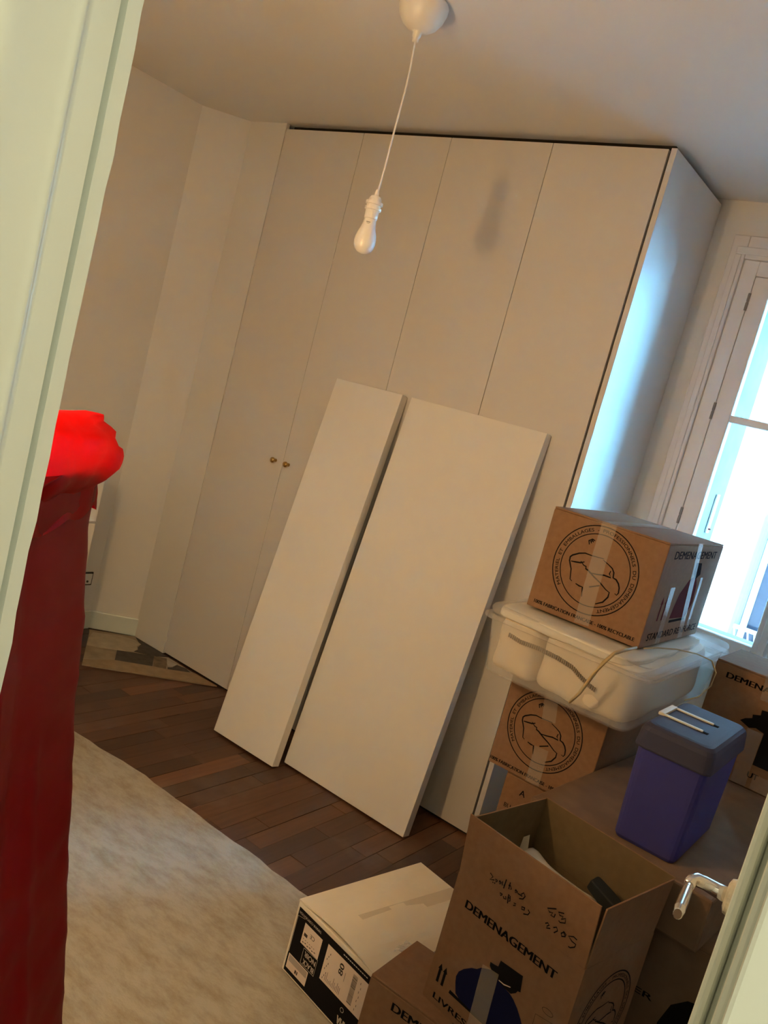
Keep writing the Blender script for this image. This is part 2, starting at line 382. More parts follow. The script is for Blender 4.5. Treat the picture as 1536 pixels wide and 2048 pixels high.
# door frame, left side: moulded profile, slightly uneven painted edge
prof = [(-.84, .520), (-.788, .526), (-.788, .5095), (-.800, .5090), (-.800, .5025), (-.788, .502), (-.7884, .476), (-.7872, .4715), (-.7845, .4685), (-.7815, .4665), (-.7800, .4635), (-.7805, .460), (-.7815, .457),
        (-.7822, .452), (-.7818, .440), (-.7812, .430), (-.7800, .420), (-.7780, .410), (-.7755, .400), (-.7745, .384), (-.78, .378), (-.85, .378), (-.856, .372), (-.93, .372), (-.94, .40), (-.84, .42)]
rs = []
random.seed(3)
for i in range(61):
    z = DZ * i / 60; j = random.uniform(-.0011, .0011) if i % 3 == 0 else random.uniform(-.0004, .0004)
    rs.append([(x + (j if 1 <= k <= 2 else 0), y + (j * 1.6 if k == 1 else 0), z) for k, (x, y) in enumerate(prof)])
t1 = struct(MB().rings(rs).build('trim_1', PAINT))
for f_ in t1.data.polygons:
    f_.use_smooth = abs(f_.normal.z) < .5 and f_.center.y < .480 and f_.center.x > -.79
rp = MB().box(-.0545, -.0485, .492, .526, 0, DZ).box(-.0485, -.02, .508, .526, 0, DZ).box(-.0346, .09, .385, .507, 0, DZ).box(-.03, .10, .372, .384, 0, DZ)
struct(rp.build('trim_2', PAINT, bevel=.0025))
struct(MB().box(DXL - .02, DXR + .03, .385, .526, DZ - .02, DZ).box(DXL - .15, DXR + .15, .372, .385, DZ - .02, DZ + .09).build('trim_3', PAINT))
# baseboards
n2 = Vector((-.178, .1675)).normalized()
struct(bx('baseboard_left', XL, XL + .016, YD1, 2.80, 0, .098, PAINT, bevel=.004))
c0, c1 = Vector((XL, 2.80)), Vector((-3.398, 2.985)); nn = Vector((.741, -.671)) * .016
struct(MB().prism([tuple(c0), tuple(c0 + nn), tuple(c1 + nn), tuple(c1)], .004, .10).build('baseboard_corner', PAINT, bevel=.004))
struct(bx('baseboard_right', XR - .016, XR, YD1, YB, 0, .10, PAINT, bevel=.004))

# ------------------------------------------------------------------ window and what lies outside
HX, GAPX = -1.027, -.575
wn = struct(MB().box(WX0, HX - .001, 3.572, 3.66, WZ0, WZ1).box(-.123, WX1, 3.572, 3.66, WZ0, WZ1).box(HX - .001, -.123, 3.572, 3.66, 2.396, WZ1).box(HX - .001, -.123, 3.572, 3.66, WZ0, .938).build('window_1', WINPAINT, bevel=.003))
def sash(x0, x1, hinge_left):
    zb, zt = .94, 2.394; st = .068; g0, g1 = x0 + (.072 if hinge_left else .036), x1 - (.036 if hinge_left else .072)
    f = MB().box(x0 + .001, g0, 3.568, 3.616, zb, zt).box(g1, x1 - .001, 3.568, 3.616, zb, zt).box(g0, g1, 3.568, 3.616, zb, 1.0).box(g0, g1, 3.568, 3.616, 2.318, zt).build('sash', WINPAINT, wn, bevel=.004)
    bx('glazing_bar', g0 - .002, g1 + .002, 3.572, 3.612, 1.822, 1.850, WINPAINT, f, bevel=.004)
    bx('pane', g0 - .004, g1 + .004, 3.595, 3.599, 1.0, 1.822, GLASS, f)
    bx('pane', g0 - .004, g1 + .004, 3.595, 3.599, 1.850, 2.318, GLASS, f)
    hx = x0 if hinge_left else x1
    for hz in (1.412, 1.851, 2.293):
        MB().lathe([(.0055, -.034), (.0055, -.003), (.004, -.002), (.004, .002), (.0055, .003), (.0055, .034)], 10, (hx, 3.566, hz)).build('hinge', mat('grey_hinge', (.25, .24, .24), .5, .4), f, smooth=False)
    return f
sash(HX, GAPX - .001, True); sash(GAPX + .001, -.123, False)
bx('cover_strip', GAPX - .016, GAPX + .012, 3.556, 3.567, .945, 2.39, WINPAINT, wn, bevel=.003)
MB().tube([(GAPX + .03, 3.552, .95), (GAPX + .03, 3.552, 2.38)], .006, 8).build('locking_rod', WINPAINT, wn)
struct(MB().box(-1.150, WX0, 3.556, YB + .002, 0, 2.545).box(WX1, 0.0, 3.556, YB + .002, 0, 2.545).box(WX0, WX1, 3.556, YB + .002, WZ1, 2.545)
       .box(-1.125, WX0 - .012, 3.548, 3.5565, 0, 2.469).box(WX1 + .012, -.025, 3.548, 3.5565, 0, 2.469).box(-1.125, -.025, 3.548, 3.5565, 2.47, 2.50).build('trim_4', WINPAINT, bevel=.004))
struct(bx('window_sill', -1.15, 0, 3.47, YB + .002, .88, .918, WINPAINT, bevel=.005))
struct(MB().box(WX0 - .3, -.97, 3.66, 3.92, WZ0 - .1, WZ1).box(-.17, WX1 + .3, 3.66, 3.92, WZ0 - .1, WZ1).box(-.97, -.17, 3.66, 3.95, WZ0 - .1, .96).box(-.97, -.17, 3.66, 3.92, 2.42, WZ1).build('wall_outside', STONE, bevel=.004))
th = thing('thermometer', 'white plate thermometer on the stone beside the window glass', 'thermometer', (-.968, 3.80, 1.36))
bx('plate', 0, .006, -.02, .02, 0, .17, IRONW, th)
p = Print(lambda u, v, l: (.006 + l, u, v)); p.rect(-.003, .003, .03, .15)
for k in range(10): p.rect(-.014, -.006, .035 + k*.012, .038 + k*.012); p.rect(.006, .014, .035 + k*.012, .038 + k*.012)
p.build('scale', mat('grey_ink', (.1, .1, .11), .6, .2), th)
MB().lathe([(.004, 0), (.008, .002), (.008, .006), (.003, .008)], 12, (.008, 0, .014)).build('fluid_bulb', INKRED, th)
# opposite house and street
fac = struct(bx('facade', -16, 34, 12, 12.4, -9, 14, FACADE))
struct(bx('street', -16, 34, 3.95, 12, -9.2, -9, STREET))
struct(MB().box(-9, .6, -1.6, 3.92, 2.80, 22.5).box(.6, 34, -1.6, 3.92, 2.80, 7.6).build('wall_sun_blocker', STONE))  # unseen storeys added, heights shaped to shade part of the front opposite
def far_window(x, z, name='far_window'):
    t = thing('house_window', LBL.pop(0), 'window', (x, 12, z), 0, 'windows of the house across the street')
    MB().box(-.08, 0, -.06, .02, -.1, 2.3).box(1.1, 1.18, -.06, .02, -.1, 2.3).box(-.08, 1.18, -.06, .02, 2.22, 2.34).box(.52, .58, -.03, .02, 0, 2.22).build('frame', IRONW, t)
    bx('pane', 0, .52, -.02, .01, -.05, 2.22, DARKWIN, t); bx('pane', .58, 1.1, -.02, .01, -.05, 2.22, DARKWIN, t)
    r = MB().box(-.12, 1.22, -.22, -.18, .93, .98).box(-.12, 1.22, -.215, -.185, .46, .49).box(-.12, 1.22, -.215, -.185, 0, .03)
    for k in range(16):
        xx = -.1 + k * .086
        r.tube([(xx + .02 * math.sin(q * 1.6), -.2, .03 + .9 * q / 10) for q in range(11)], .012, 5)
    r.build('balcony_railing', IRONW, t)
LBL = ['dark tall window with white wavy railing across the street, in view through the glass', 'dark tall window across the street, next one to the left', 'dark tall window across the street, upper storey']
far_window(-2.19, -1.15); far_window(-5.6, -1.15); far_window(-2.19, 2.4)
tag(MB().tube([(-2.33, 11.93, -9), (-2.33, 11.93, 13.5)], .055, 10).build('drain_pipe', PIPE), 'grey drain pipe running down the house front across the street', 'pipe')

# ------------------------------------------------------------------ wardrobe
wx = [-3.153, -2.671, -2.200, -1.730, -1.272]; WT = 2.655
wd = thing('wardrobe', 'tall white fitted wardrobe with four plain doors reaching almost to the ceiling', 'wardrobe', (0, YF, 0))
LAB = 'pair of small brass knobs'
for i in range(4):
    d = bx('door', wx[i] + .0013, wx[i+1] - (.0013 if i < 3 else .003), 0, .019, .012, WT, LAM, wd, bevel=.001)
    for kx in ((-2.717,) if i == 0 else (-2.633,) if i == 1 else ()):
        kn = MB(); prof_k = [(.008, 0), (.008, .003), (.0045, .006), (.0045, .012), (.010, .016), (.0135, .021), (.013, .027), (.008, .031), (.002, .032)]
        k0 = MB().lathe(prof_k, 16); k0.v = [(kx + x, -z, 1.148 + y) for x, y, z in k0.v]; lab(k0.build('knob', BRASS, d, smooth=True), 'small round brass knob')
bx('side_panel', -1.266, -1.245, .0, YB - YF - .003, 0, WT + .004, LAM, wd, bevel=.001)
lab(bx('filler_strip', -3.396, -3.1545, -.003, .018, .004, ZC - .001, WALL, wd), 'plain filler strip between door and corner')
bx('gap_shade_sheet', -3.39, -1.27, .025, .03, .01, WT - .01, DARK, wd)  # dark sheet close behind the doors, stands for shade in their joints
bx('gap_shade_strip', -3.15, -1.27, .045, .06, WT - .02, ZC - .0005, DARK, wd)  # dark strip for the shade in the gap above the doors
bx('plinth', -3.39, -1.27, .012, .024, 0, .012, DARK, wd)

# ------------------------------------------------------------------ pendant lamp
PX, PY = -1.69, 2.0
pd = thing('pendant_lamp', 'bare white bulb hanging on a thin cord from a domed ceiling rose', 'lamp', (PX, PY, 2.0))
rz = ZC - 2.0
MB().lathe([(.066, rz), (.072, rz - .010), (.071, rz - .025), (.064, rz - .048), (.050, rz - .068), (.034, rz - .080), (.017, rz - .086), (.013, rz - .088), (.012, rz - .100), (.0095, rz - .104), (.009, rz - .114), (.004, rz - .115)], 32).build('ceiling_rose', ROSE, pd, smooth=True)
cp = [(.002 * math.sin(q * .5), .010 * math.sin(math.pi * q / 16), rz - .11 + (.145 - (rz - .11)) * q / 16) for q in range(17)]
MB().tube(cp, .0028, 8).build('cord', WHITEPL, pd, smooth=True)
MB().lathe([(.004, .150), (.006, .142), (.007, .132), (.014, .130), (.018, .122), (.0185, .115), (.0255, .114), (.0255, .106), (.021, .105), (.021, .099), (.0245, .098), (.0245, .091), (.0205, .089), (.0195, .066), (.018, .064)], 24).build('socket', WHITEPL, pd, smooth=False)
bl = MB().lathe([(.0165, .066), (.0165, .064), (.018, .062), (.0195, .050), (.023, .036), (.028, .022), (.0315, .008), (.032, -.004), (.030, -.016), (.025, -.026), (.017, -.033), (.008, -.0365), (.001, -.0375)], 28).build('bulb', BULB, pd, smooth=True)
lab(bl, 'unlit opal white bulb')
pr = Print(lambda u, v, l: ((.0205 + l) * math.sin(u / .02), -(.0205 + l) * math.cos(u / .02), v)); pr.rect(.004, .016, .0515, .0535); pr.rect(.006, .014, .0480, .0492)
pr.build('rating_print', mat('grey_print', (.25, .24, .23), .6, .2), bl)

# ------------------------------------------------------------------ leaning boards
def leaning(name, label, bl_, br_, tl_, tr_, th, material):
    """board given by the front face corners; thickness goes to the back"""
    b0, b1, t0, t1 = [Vector(q) for q in (bl_, br_, tl_, tr_)]
    n = (b1 - b0).cross(t0 - b0).normalized()
    if n.y < 0: n = -n
    h = n * th
    base = Vector((b0.x, b0.y, 0)); loc = lambda q: tuple(q - base)
    o = MB().hexa([loc(b0), loc(b1), loc(b1 + h), loc(b0 + h)], [loc(t0), loc(t1), loc(t1 + h), loc(t0 + h)]).build(name, material, bevel=.0015)
    o.location = base; return o
b1 = leaning('shelf_board', '', (-2.367, 2.620, .0090), (-2.014, 2.624, .0090), (-2.442, 2.9335, 1.590), (-2.078, 2.9335, 1.594), .043, BOARD)
tag(b1, 'narrow cream white board leaning on the wardrobe, left of the wider one', 'board', 'boards leaning on the wardrobe')
b2 = leaning('shelf_board', '', (-2.024, 2.708, .0068), (-1.398, 2.708, .0068), (-2.030, 2.9325, 1.594), (-1.398, 2.9325, 1.594), .044, BOARD)
tag(b2, 'wide cream white board leaning on the wardrobe, right of the narrow one', 'board', 'boards leaning on the wardrobe')

# ------------------------------------------------------------------ floor sheet and hearth patch
def sheet():
    nx, ny = 40, 26; x0, x1, y0, y1 = -2.80, -.36, .56, 2.118; mb = MB(); vv = []
    random.seed(5); off = [random.uniform(-.004, .004) for _ in range(nx + 1)]
    for j in range(ny + 1):
        for i in range(nx + 1):
            x = x0 + (x1 - x0) * i / nx; y = y0 + (y1 - y0) * j / ny
            if j == ny: y += off[i] - .05 * max(0, (-2.2 - x)) / .4 * .9
            z = .0012 + .0006 * math.sin(x * 9 + y * 4) * math.sin(y * 11) + (.004 * math.exp(-((x + 1.6) / .05) ** 2) if j >= ny - 1 else 0)
            vv.append((x, y, z + .0012))
    fs = [(j*(nx+1)+i, j*(nx+1)+i+1, (j+1)*(nx+1)+i+1, (j+1)*(nx+1)+i) for j in range(ny) for i in range(nx)]
    k = len(vv); vv += [(x, y, z - .0016) for x, y, z in vv]
    fs += [tuple(a + k for a in reversed(f)) for f in fs]
    ed = [i for i in range(nx+1)] + [j*(nx+1)+nx for j in range(1, ny+1)] + [ny*(nx+1)+i for i in range(nx-1, -1, -1)] + [j*(nx+1) for j in range(ny-1, 0, -1)]
    fs += [(ed[i], ed[(i+1) % len(ed)], ed[(i+1) % len(ed)] + k, ed[i] + k) for i in range(len(ed))]
    return mb.add(vv, fs).build('floor_protection_sheet', FLEECE, smooth=False)
tag(sheet(), 'pale mottled fleece protection sheet spread over the parquet', 'floor covering')
he = struct(MB().prism([(-3.142, 2.485), (-2.74, 2.962), (-3.39, 2.972), (-3.53, 2.79), (-3.50, 2.77)], -.004, .004).build('hearth', CEMENT))
MB().prism([(-3.142, 2.485), (-2.728, 2.966), (-2.885, 2.960), (-2.969, 2.850), (-3.019, 2.801), (-3.136, 2.664), (-3.186, 2.520)], .003, .009).build('border_strip', STRIPW, he)
MB().prism([(-3.244, 2.756), (-3.131, 2.900), (-3.021, 2.803), (-3.136, 2.664)], .003, .007).build('tile', SLATE, he)
MB().prism([(-3.480, 2.775), (-3.40, 2.90), (-3.33, 2.935), (-3.277, 2.929), (-3.262, 2.89), (-3.225, 2.87), (-3.209, 2.831), (-3.25, 2.76), (-3.30, 2.69), (-3.345, 2.649), (-3.42, 2.71)], .003, .0085).build('plaster_patch', PLASTER, he)
MB().prism([(-3.37, 2.968), (-3.277, 2.925), (-3.209, 2.835), (-3.131, 2.902), (-3.10, 2.966)], .003, .0055).build('tile', SLATE, he)
MB().prism([(-3.130, 2.899), (-3.086, 2.946), (-2.971, 2.848), (-3.018, 2.806)], .003, .0065).build('tile', SOILED, he)
MB().prism([(-3.064, 2.930), (-3.001, 2.943), (-2.985, 2.90), (-2.99, 2.874), (-3.03, 2.90)], .003, .0085).build('plaster_patch', PLASTER, he)
MB().prism([(-3.001, 2.945), (-2.99, 2.874), (-2.965, 2.852), (-2.89, 2.945), (-2.95, 2.962)], .003, .005).build('tile', SLATE, he)

# ------------------------------------------------------------------ wall socket, dresser, wall lamp (left side)
so = thing('wall_socket', 'small square socket with a dark open rim, low on the left wall', 'socket', (XL, 2.728, .275))
MB().box(0, .010, -.034, .034, -.036, .036).build('box_rim', SLATW, so, bevel=.004)
MB().box(.008, .015, -.026, .026, -.028, .028).build('face_plate', WHITEPL, so, bevel=.006)
k = MB().lathe([(.006, 0), (.006, .004)], 12); k.v = [(.014 + z, x, y - .012) for x, y, z in k.v]; k.build('pin_hole', SLATW, so)
dr = thing('dresser', 'white chest of drawers by the left wall, almost hidden behind red plastic', 'dresser', (-3.54, 1.42, 0))
bx('carcass', 0, .46, 0, .92, .05, .945, WHITEPL, dr, bevel=.004)
for k in range(4): bx('drawer', .46, .478, .012, .912, .07 + k*.217, .07 + k*.217 + .209, WHITEPL, dr, bevel=.003)
for yy in (.03, .87): bx('foot', .02, .44, yy - .02, yy + .02, 0, .05, WHITEPL, dr)
wl = thing('wall_lamp', 'lit bare bulb on a white wall holder beside the doorway', 'lamp', (-1.39, YD1, 1.61))
k = MB().lathe([(.045, 0), (.045, .012), (.03, .02), (.018, .03), (.018, .06), (.02, .062)], 20); k.v = [(x, z, y) for x, y, z in k.v]; k.build('wall_holder', WHITEPL, wl, smooth=False)
lb = MB(); prof_b = [(.014, .062), (.016, .075), (.027, .10), (.032, .122), (.031, .135), (.024, .150), (.012, .158), (.001, .160)]
lb.lathe(prof_b, 20); lb.v = [(x, z, y) for x, y, z in lb.v]; lit = lb.build('lit_bulb', LAMPGLOW, wl, smooth=True)
point_lamp('wall_lamp_light', (0, .122, 0), LAMP_W, LAMP_COL, .028, wl)

# ------------------------------------------------------------------ red plastic heap by the doorway
def smoothstep(a): return a * a * (3 - 2 * a)
def resample(poly, NP):
    P = [Vector(q) for q in poly]; P.append(P[0]); Ls = [(P[i+1] - P[i]).length for i in range(len(P)-1)]; T = sum(Ls); out = []
    for j in range(NP):
        d = T * j / NP; i = 0
        while d > Ls[i]: d -= Ls[i]; i += 1
        tdir = (P[i+1] - P[i]).normalized(); out.append((P[i].lerp(P[i+1], d / Ls[i]), Vector((tdir.y, -tdir.x))))
    return out
def interp(tab, z):
    if z <= tab[0][0]: return tab[0][1]
    for (a, x), (b, y) in zip(tab, tab[1:]):
        if a <= z <= b: return x + (y - x) * (z - a) / (b - a)
    return tab[-1][1]
XF = [(0, -.913), (0.112, -0.944), (0.391, -1.021), (0.682, -1.105), (0.936, -1.174), (1.068, -1.197), (1.228, -1.240), (1.270, -1.248)]
def slab(x, out=0.0, back=0.0):
    """plan of the upright pile: far edge near y = 1.0, running back to the door wall"""
    nx = min(x + .31, -.815)
    return [(x - .004 + out * .7, .934 + out * .5), (x + .012 + out, .917 + out * .2), (x + .10 + out * .8, .81), (x + .20 + out * .4, .69), (nx, .60), (nx - .01, .575), (nx - .05, .565), (nx - .06 - back, .59), (x + .14 - back, .71), (x + .02 - back, .84), (x - .035 - back * .5, .918), (x - .03, .942 + out * .3), (x - .015 + out * .3, .945 + out * .5)]
def red_heap():
    rs = []; NP = 56; zs = [1.345 * i / 66 for i in range(67)]
    for z in zs:
        ring = []
        for j, (q, n) in enumerate(resample(slab(interp(XF, z)), NP)):
            w = .0012 * math.sin(z * 60 + 1.2 * math.sin(j * .35)) + .0012 * math.sin(z * 26 + j * .12) + .0010 * math.sin(z * 105 - j * .08 + 1.5 * math.sin(z * 13))
            if z > 1.26: w += .004 * min(1, (z - 1.26) / .03)
            w += .0035 * math.exp(-(((j - 13 + 2 * z) / 1.2) ** 2)) * (1 if z < .95 else 0)      # a long vertical fold
            q = q - n * w; ring.append((q.x, q.y, z + .002))
        rs.append(ring)
    c = Vector((-1.1, .77))
    for sc, dz in ((.9, .008), (.5, .012), (.1, .013)): rs.append([(c.x + (x - c.x) * sc, c.y + (y - c.y) * sc, 1.347 + dz) for x, y, z in rs[66]])
    return MB().rings(rs).build('red_plastic_sheet', RED, smooth=True)
tag(red_heap(), 'dark red plastic sheet draped over an upright pile beside the doorway', 'plastic sheet')
def red_bag():
    # thin bag pulled over the top of the pile: hanging hem, puffed corner, sloping top
    rs = []; NP = 60; NZ = 26
    prof = [(1.268, 0.006), (1.286, 0.004), (1.307, 0.004), (1.314, 0.007), (1.326, 0.026), (1.344, 0.043), (1.368, 0.048), (1.388, 0.047), (1.403, 0.041), (1.410, 0.028), (1.416, 0.009)]
    for k in range(NZ):
        z = 1.268 + (1.416 - 1.268) * k / (NZ - 1); o = interp(prof, z); ring = []
        for j, (q, n) in enumerate(resample(slab(-1.248 - .028 * max(0, z - 1.27) / .14, o + .007, .012), NP)):
            w = .0030 * math.sin(z * 50 + j * .5) + .0025 * math.sin(j * .9 + z * 31) + .002 * math.sin(j * .35 - z * 70)
            slope = .055 * max(0, (q - Vector((-1.24, .93))).length - .02) if k > 12 else 0
            zz = z + slope * ((k - 12) / 13 if k > 12 else 0) + (.006 * math.sin(j * .7 + 1.3) if k < 4 else 0)
            if j in (0, 59) and 20 <= k <= 22: q = q + n * .020
            q = q + n * (w + .002); ring.append((q.x, q.y, zz))
        rs.append(ring)
    c = Vector((-1.1, .78))
    for sc, dz in ((.12, .005), (.35, .010), (.65, .013), (.97, .013)):
        base = rs[NZ - 1]; ring = []
        for i, (x, y, z) in enumerate(base):
            ox, oy, oz = base[-i % NP]; k = sc * .5; ring.append((x + (ox - x) * k, y + (oy - y) * k, z + (oz - z) * k + dz))
        rs.append(ring)
    return MB().rings(rs, cap0=False).build('red_plastic_bag', REDBAG, smooth=True)
tag(red_bag(), 'bright red crumpled plastic bag over the top of the draped pile', 'plastic bag')

# ------------------------------------------------------------------ door leaf with lever handle (stands open, to the right)
dl = struct(thing('door_1', '', '', (-.052, .545, 0), 7.5)); del dl['label'], dl['category']
MB().box(.012, .050, .012, .785, .012, DZ - .025).build('door_leaf', PAINT, dl, bevel=.003)
for z0, z1 in ((.18, .85), (1.0, 1.9)): MB().box(.006, .013, .12, .61, z0, z1).build('panel_moulding', PAINT, dl, bevel=.004)
hz = 1.05; hy = .722
hd = MB().lathe([(.024, 0), (.026, .004), (.024, .010), (.016, .013)], 20); hd.v = [(.012 - z, hy + x, hz + y) for x, y, z in hd.v]; ros = hd.build('rosette', mat('worn_paint_metal', (.62, .60, .50), .5, .4, noise=.25, nscale=60), dl)
hd = MB().tube([(.004, hy, hz), (-.012, hy, hz), (-.030, hy, hz + .002), (-.041, hy - .004, hz + .003), (-.0465, hy - .014, hz + .003), (-.047, hy - .03, hz + .002)], [.0115, .0105, .0095, .0095, .0085, .0075], 14)
lev = hd.build('lever_neck', CHROME, dl, smooth=True)
hx_ = -.047
rs = []
for yy, w_, h_, zz in ((-.026, .006, .006, .002), (-.040, .0062, .0068, .001), (-.046, .0075, .0095, .0), (-.075, .0082, .0105, -.001), (-.105, .0080, .0100, -.001), (-.118, .0065, .0080, -.001)):
    rs.append([(hx_ + w_ * math.cos(a * math.pi / 6) * (1 if abs(math.cos(a * math.pi / 6)) < .9 else .95), hy + yy, hz + zz + h_ * math.sin(a * math.pi / 6)) for a in range(12)])
MB().rings(rs).build('lever', CHROME, dl, smooth=False, bevel=.001)

# ------------------------------------------------------------------ boxes: stack by the window
# lowest, hidden ones that carry the stacks
c2 = carton('moving_box', 'closed brown moving box at the bottom of the stack by the wardrobe', (-.965, 2.385, 0), 0, .35, .50, .292)
c1 = carton('moving_box', 'brown moving box with ballpoint letters, under the box with the round emblem', (-.945, 2.372, .292), 0, .35, .50, .294)
p = Print(front()); p.text('A', .057, .240, .020, bold=.02); p.build('printed_letter', INK, c1, 'black capital letter')
p = Print(front()); p.text('BU', .020, .186, .014, bold=.01); p.build('printed_word', INK, c1, 'black capital letters')
cb = carton('moving_box', 'brown moving box with round black emblem, under the plastic bin', (-1.010, 2.360, .588), 0, .318, .52, .306)
mover_logo(cb, front(), .1435, .1626, .119, .012, .004, .310)
ribbon('packing_tape', [(.137, -.001, .300), (.137, -.001, .26), (.148, -.0012, .198)], (.0215, 0, .003), TAPE, cb, 'clear tape strip')
ribbon('packing_tape', [(.151, -.001, .114), (.153, -.001, .06), (.154, -.001, .001)], (.0225, 0, .001), TAPE, cb, 'clear tape strip')
# plastic bin with bedding
bn = thing('storage_bin', 'long frosted plastic storage bin with lid, packed with bedding', 'storage bin', (-.825, 2.55, .896))
def binring(dx, dy0, dy1, z, r): return rrect(-.217 - dx, .225 + dx, -.35 - dy0, .40 + dy1, r, z, 5)
outer = [binring(-.008, -.008, -.008, .0, .03), binring(0, 0, 0, .006, .035), binring(.012, .013, .013, .10, .04), binring(.018, .020, .02, .150, .042), binring(.020, .022, .022, .157, .042), binring(.036, .038, .038, .159, .05), binring(.037, .039, .039, .168, .05), binring(.022, .024, .024, .170, .045)]
inner = [binring(.019, .021, .021, .165, .042), binring(.008, .009, .009, .09, .038), binring(-.003, -.003, -.003, .008, .033)]
MB().rings(outer + inner).build('tub', PLASTIC, bn, smooth=False)
lz = .178
lidr = [binring(.030, .030, .030, lz - .006, .05), binring(.034, .034, .034, lz + .004, .05), binring(.030, .030, .030, lz + .014, .05), binring(.012, .012, .012, lz + .017, .045), binring(.004, .004, .004, lz + .011, .04)]
lid = MB().rings(lidr)
def droop(v):
    x, y, z = v
    return (x, y + (.02 if y < -.3 else 0), z + .0 - .012 * max(0, (x - .05) / .2) * max(0, (-y) / .35))
lid.v = [droop(v) for v in lid.v]; lid.build('lid', PLASTIC, bn, smooth=False)
def lump(name, x0, x1, y0, y1, z0, z1, r, amp, material, parent, sd, nx=26, ny=26, nz=10):
    """soft rounded block with folds"""
    random.seed(sd); ph = [random.uniform(0, 6.3) for _ in range(8)]
    bm = bmesh.new(); bmesh.ops.create_cube(bm, size=2.0); bmesh.ops.subdivide_edges(bm, edges=bm.edges, cuts=13, use_grid_fill=True)
    for v in bm.verts:
        c = v.co.copy(); q = Vector((0, 0, 0))
        for i in range(3): q[i] = math.copysign(abs(c[i]) ** 1.0, c[i])
        s = q.copy(); ln = (abs(q.x) ** 9 + abs(q.y) ** 9 + abs(q.z) ** 9) ** (1 / 9.0)
        s = q / max(ln, 1e-6) * max(abs(q.x), abs(q.y), abs(q.z)) * (1.0 - .0)
        X, Y, Z = (x0 + x1) / 2 + s.x * (x1 - x0) / 2, (y0 + y1) / 2 + s.y * (y1 - y0) / 2, (z0 + z1) / 2 + s.z * (z1 - z0) / 2
        d = amp * (math.sin(X * 41 + ph[0] + 2 * math.sin(Y * 17 + ph[1])) * .5 + math.sin(Z * 60 + ph[2] + 3 * math.sin(X * 23 + ph[3])) * .35 + math.sin(Y * 33 + X * 13 + ph[4]) * .5)
        nrm = s.normalized(); X += nrm.x * d; Y += nrm.y * d; Z += nrm.z * d
        v.co = (X, Y, Z)
    me = bpy.data.meshes.new(name); bm.to_mesh(me); bm.free(); me.materials.append(material); me.polygons.foreach_set('use_smooth', [True] * len(me.polygons))
    o = bpy.data.objects.new(name, me); COL.objects.link(o)
    if parent: o.parent = parent
    return o
pl_ = lump('pillow', -.078, .062, -.345, .36, -.086, .088, .05, .006, FABRIC, None, 1); pl_.location = (-.958, 2.55, .990)
tag(pl_, 'rounded cream pillow at the left end of the plastic bin', 'pillow')
dv = lump('folded_duvet', -.140, .143, -.340, .37, -.088, .088, .05, .005, FABRIC, None, 2); dv.location = (-.752, 2.54, .992)
tag(dv, 'cream folded duvet with zip filling the plastic bin', 'duvet')
cov = lump('duvet_fold', -.235, .20, -.345, .33, -.014, .016, .02, .004, WHITEFAB, dv, 9); cov.location = (-.072, 0, .082)
zp = [(-.981, 2.188, 1.026), (-.943, 2.188, 1.020), (-.886, 2.188, 1.023), (-.824, 2.186, 1.020), (-.778, 2.186, 1.012), (-.755, 2.186, .999), (-.724, 2.186, .986), (-.699, 2.186, .979)]
zm = MB(); zpv = [Vector(q) for q in zp]; tot = sum((b - a).length for a, b in zip(zpv, zpv[1:])); nT = 46
for t in range(nT):
    d = tot * t / nT; i = 0
    while d > (zpv[i+1] - zpv[i]).length: d -= (zpv[i+1] - zpv[i]).length; i += 1
    q = zpv[i].lerp(zpv[i+1], d / (zpv[i+1] - zpv[i]).length) - Vector(dv.location)
    zm.box(q.x - .0018, q.x + .0018, q.y - .004, q.y, q.z - .006, q.z + .006)
zo = zm.build('zip_teeth', mat('zip_grey', (.22, .19, .15), .5, .4), dv)
# strap thrown over the bin
st = MB().tube([(-.742, 2.135, .935), (-.720, 2.125, .972), (-.698, 2.118, 1.032), (-.680, 2.115, 1.075), (-.672, 2.15, 1.100), (-.669, 2.23, 1.103), (-.667, 2.30, 1.103)], [.0035, .0045, .005, .005, .005, .005, .004], 6)
tag(st.build('strap', STRAP, smooth=True), 'flat beige strap hanging down the front of the plastic bin', 'strap')
st = MB().tube([(-.655, 2.33, 1.102), (-.640, 2.40, 1.103), (-.610, 2.48, 1.103), (-.570, 2.55, 1.098), (-.535, 2.60, 1.085), (-.520, 2.63, 1.05), (-.520, 2.62, 1.01), (-.535, 2.58, .975), (-.555, 2.52, .965)], .0022, 6)
tag(st.build('cord_loop', STRAP, smooth=True), 'thin beige cord looping off the right side of the plastic bin', 'cord')
# top box
ca = carton('moving_box', 'taped moving box on top of the plastic bin, with the same words on two sides', (-1.015, 2.315, 1.098), -.5, .35, .54, .302)
ca['label'] = 'brown moving box with round black emblem and tape, topmost on the plastic bin'
mover_logo(ca, front(), .169, .163, .1265, .0155, .021, .312)
ribbon('packing_tape', [(.1725, -.0012, .303), (.1725, -.0012, .2), (.1775, -.0012, .006)], (.0225, 0, .0015), TAPE, ca, 'clear tape strip')
ribbon('packing_tape', [(.1725, -.001, .3035), (.1725, .27, .3045), (.1725, .54, .3035)], (.0225, 0, 0), TAPE, ca, 'clear tape strip')
R_ = right(.35)
p = Print(R_); p.text('DEMENAGEMENT', .068, .256, .024, width=.415, bold=.05); p.build('printed_word', INK, ca, 'black block capitals')
p = Print(R_); p.text('STANDARD RENFORCE', .045, .019, .022, width=.46, bold=.05); p.build('printed_word', INK, ca, 'black block capitals')
p = Print(R_); p.poly([(.195,.075),(.345,.070),(.385,.115),(.37,.17),(.335,.205),(.275,.19),(.222,.15),(.205,.11)]); p.build('printed_mover', INKRED, ca, 'dark red picture of a mover')
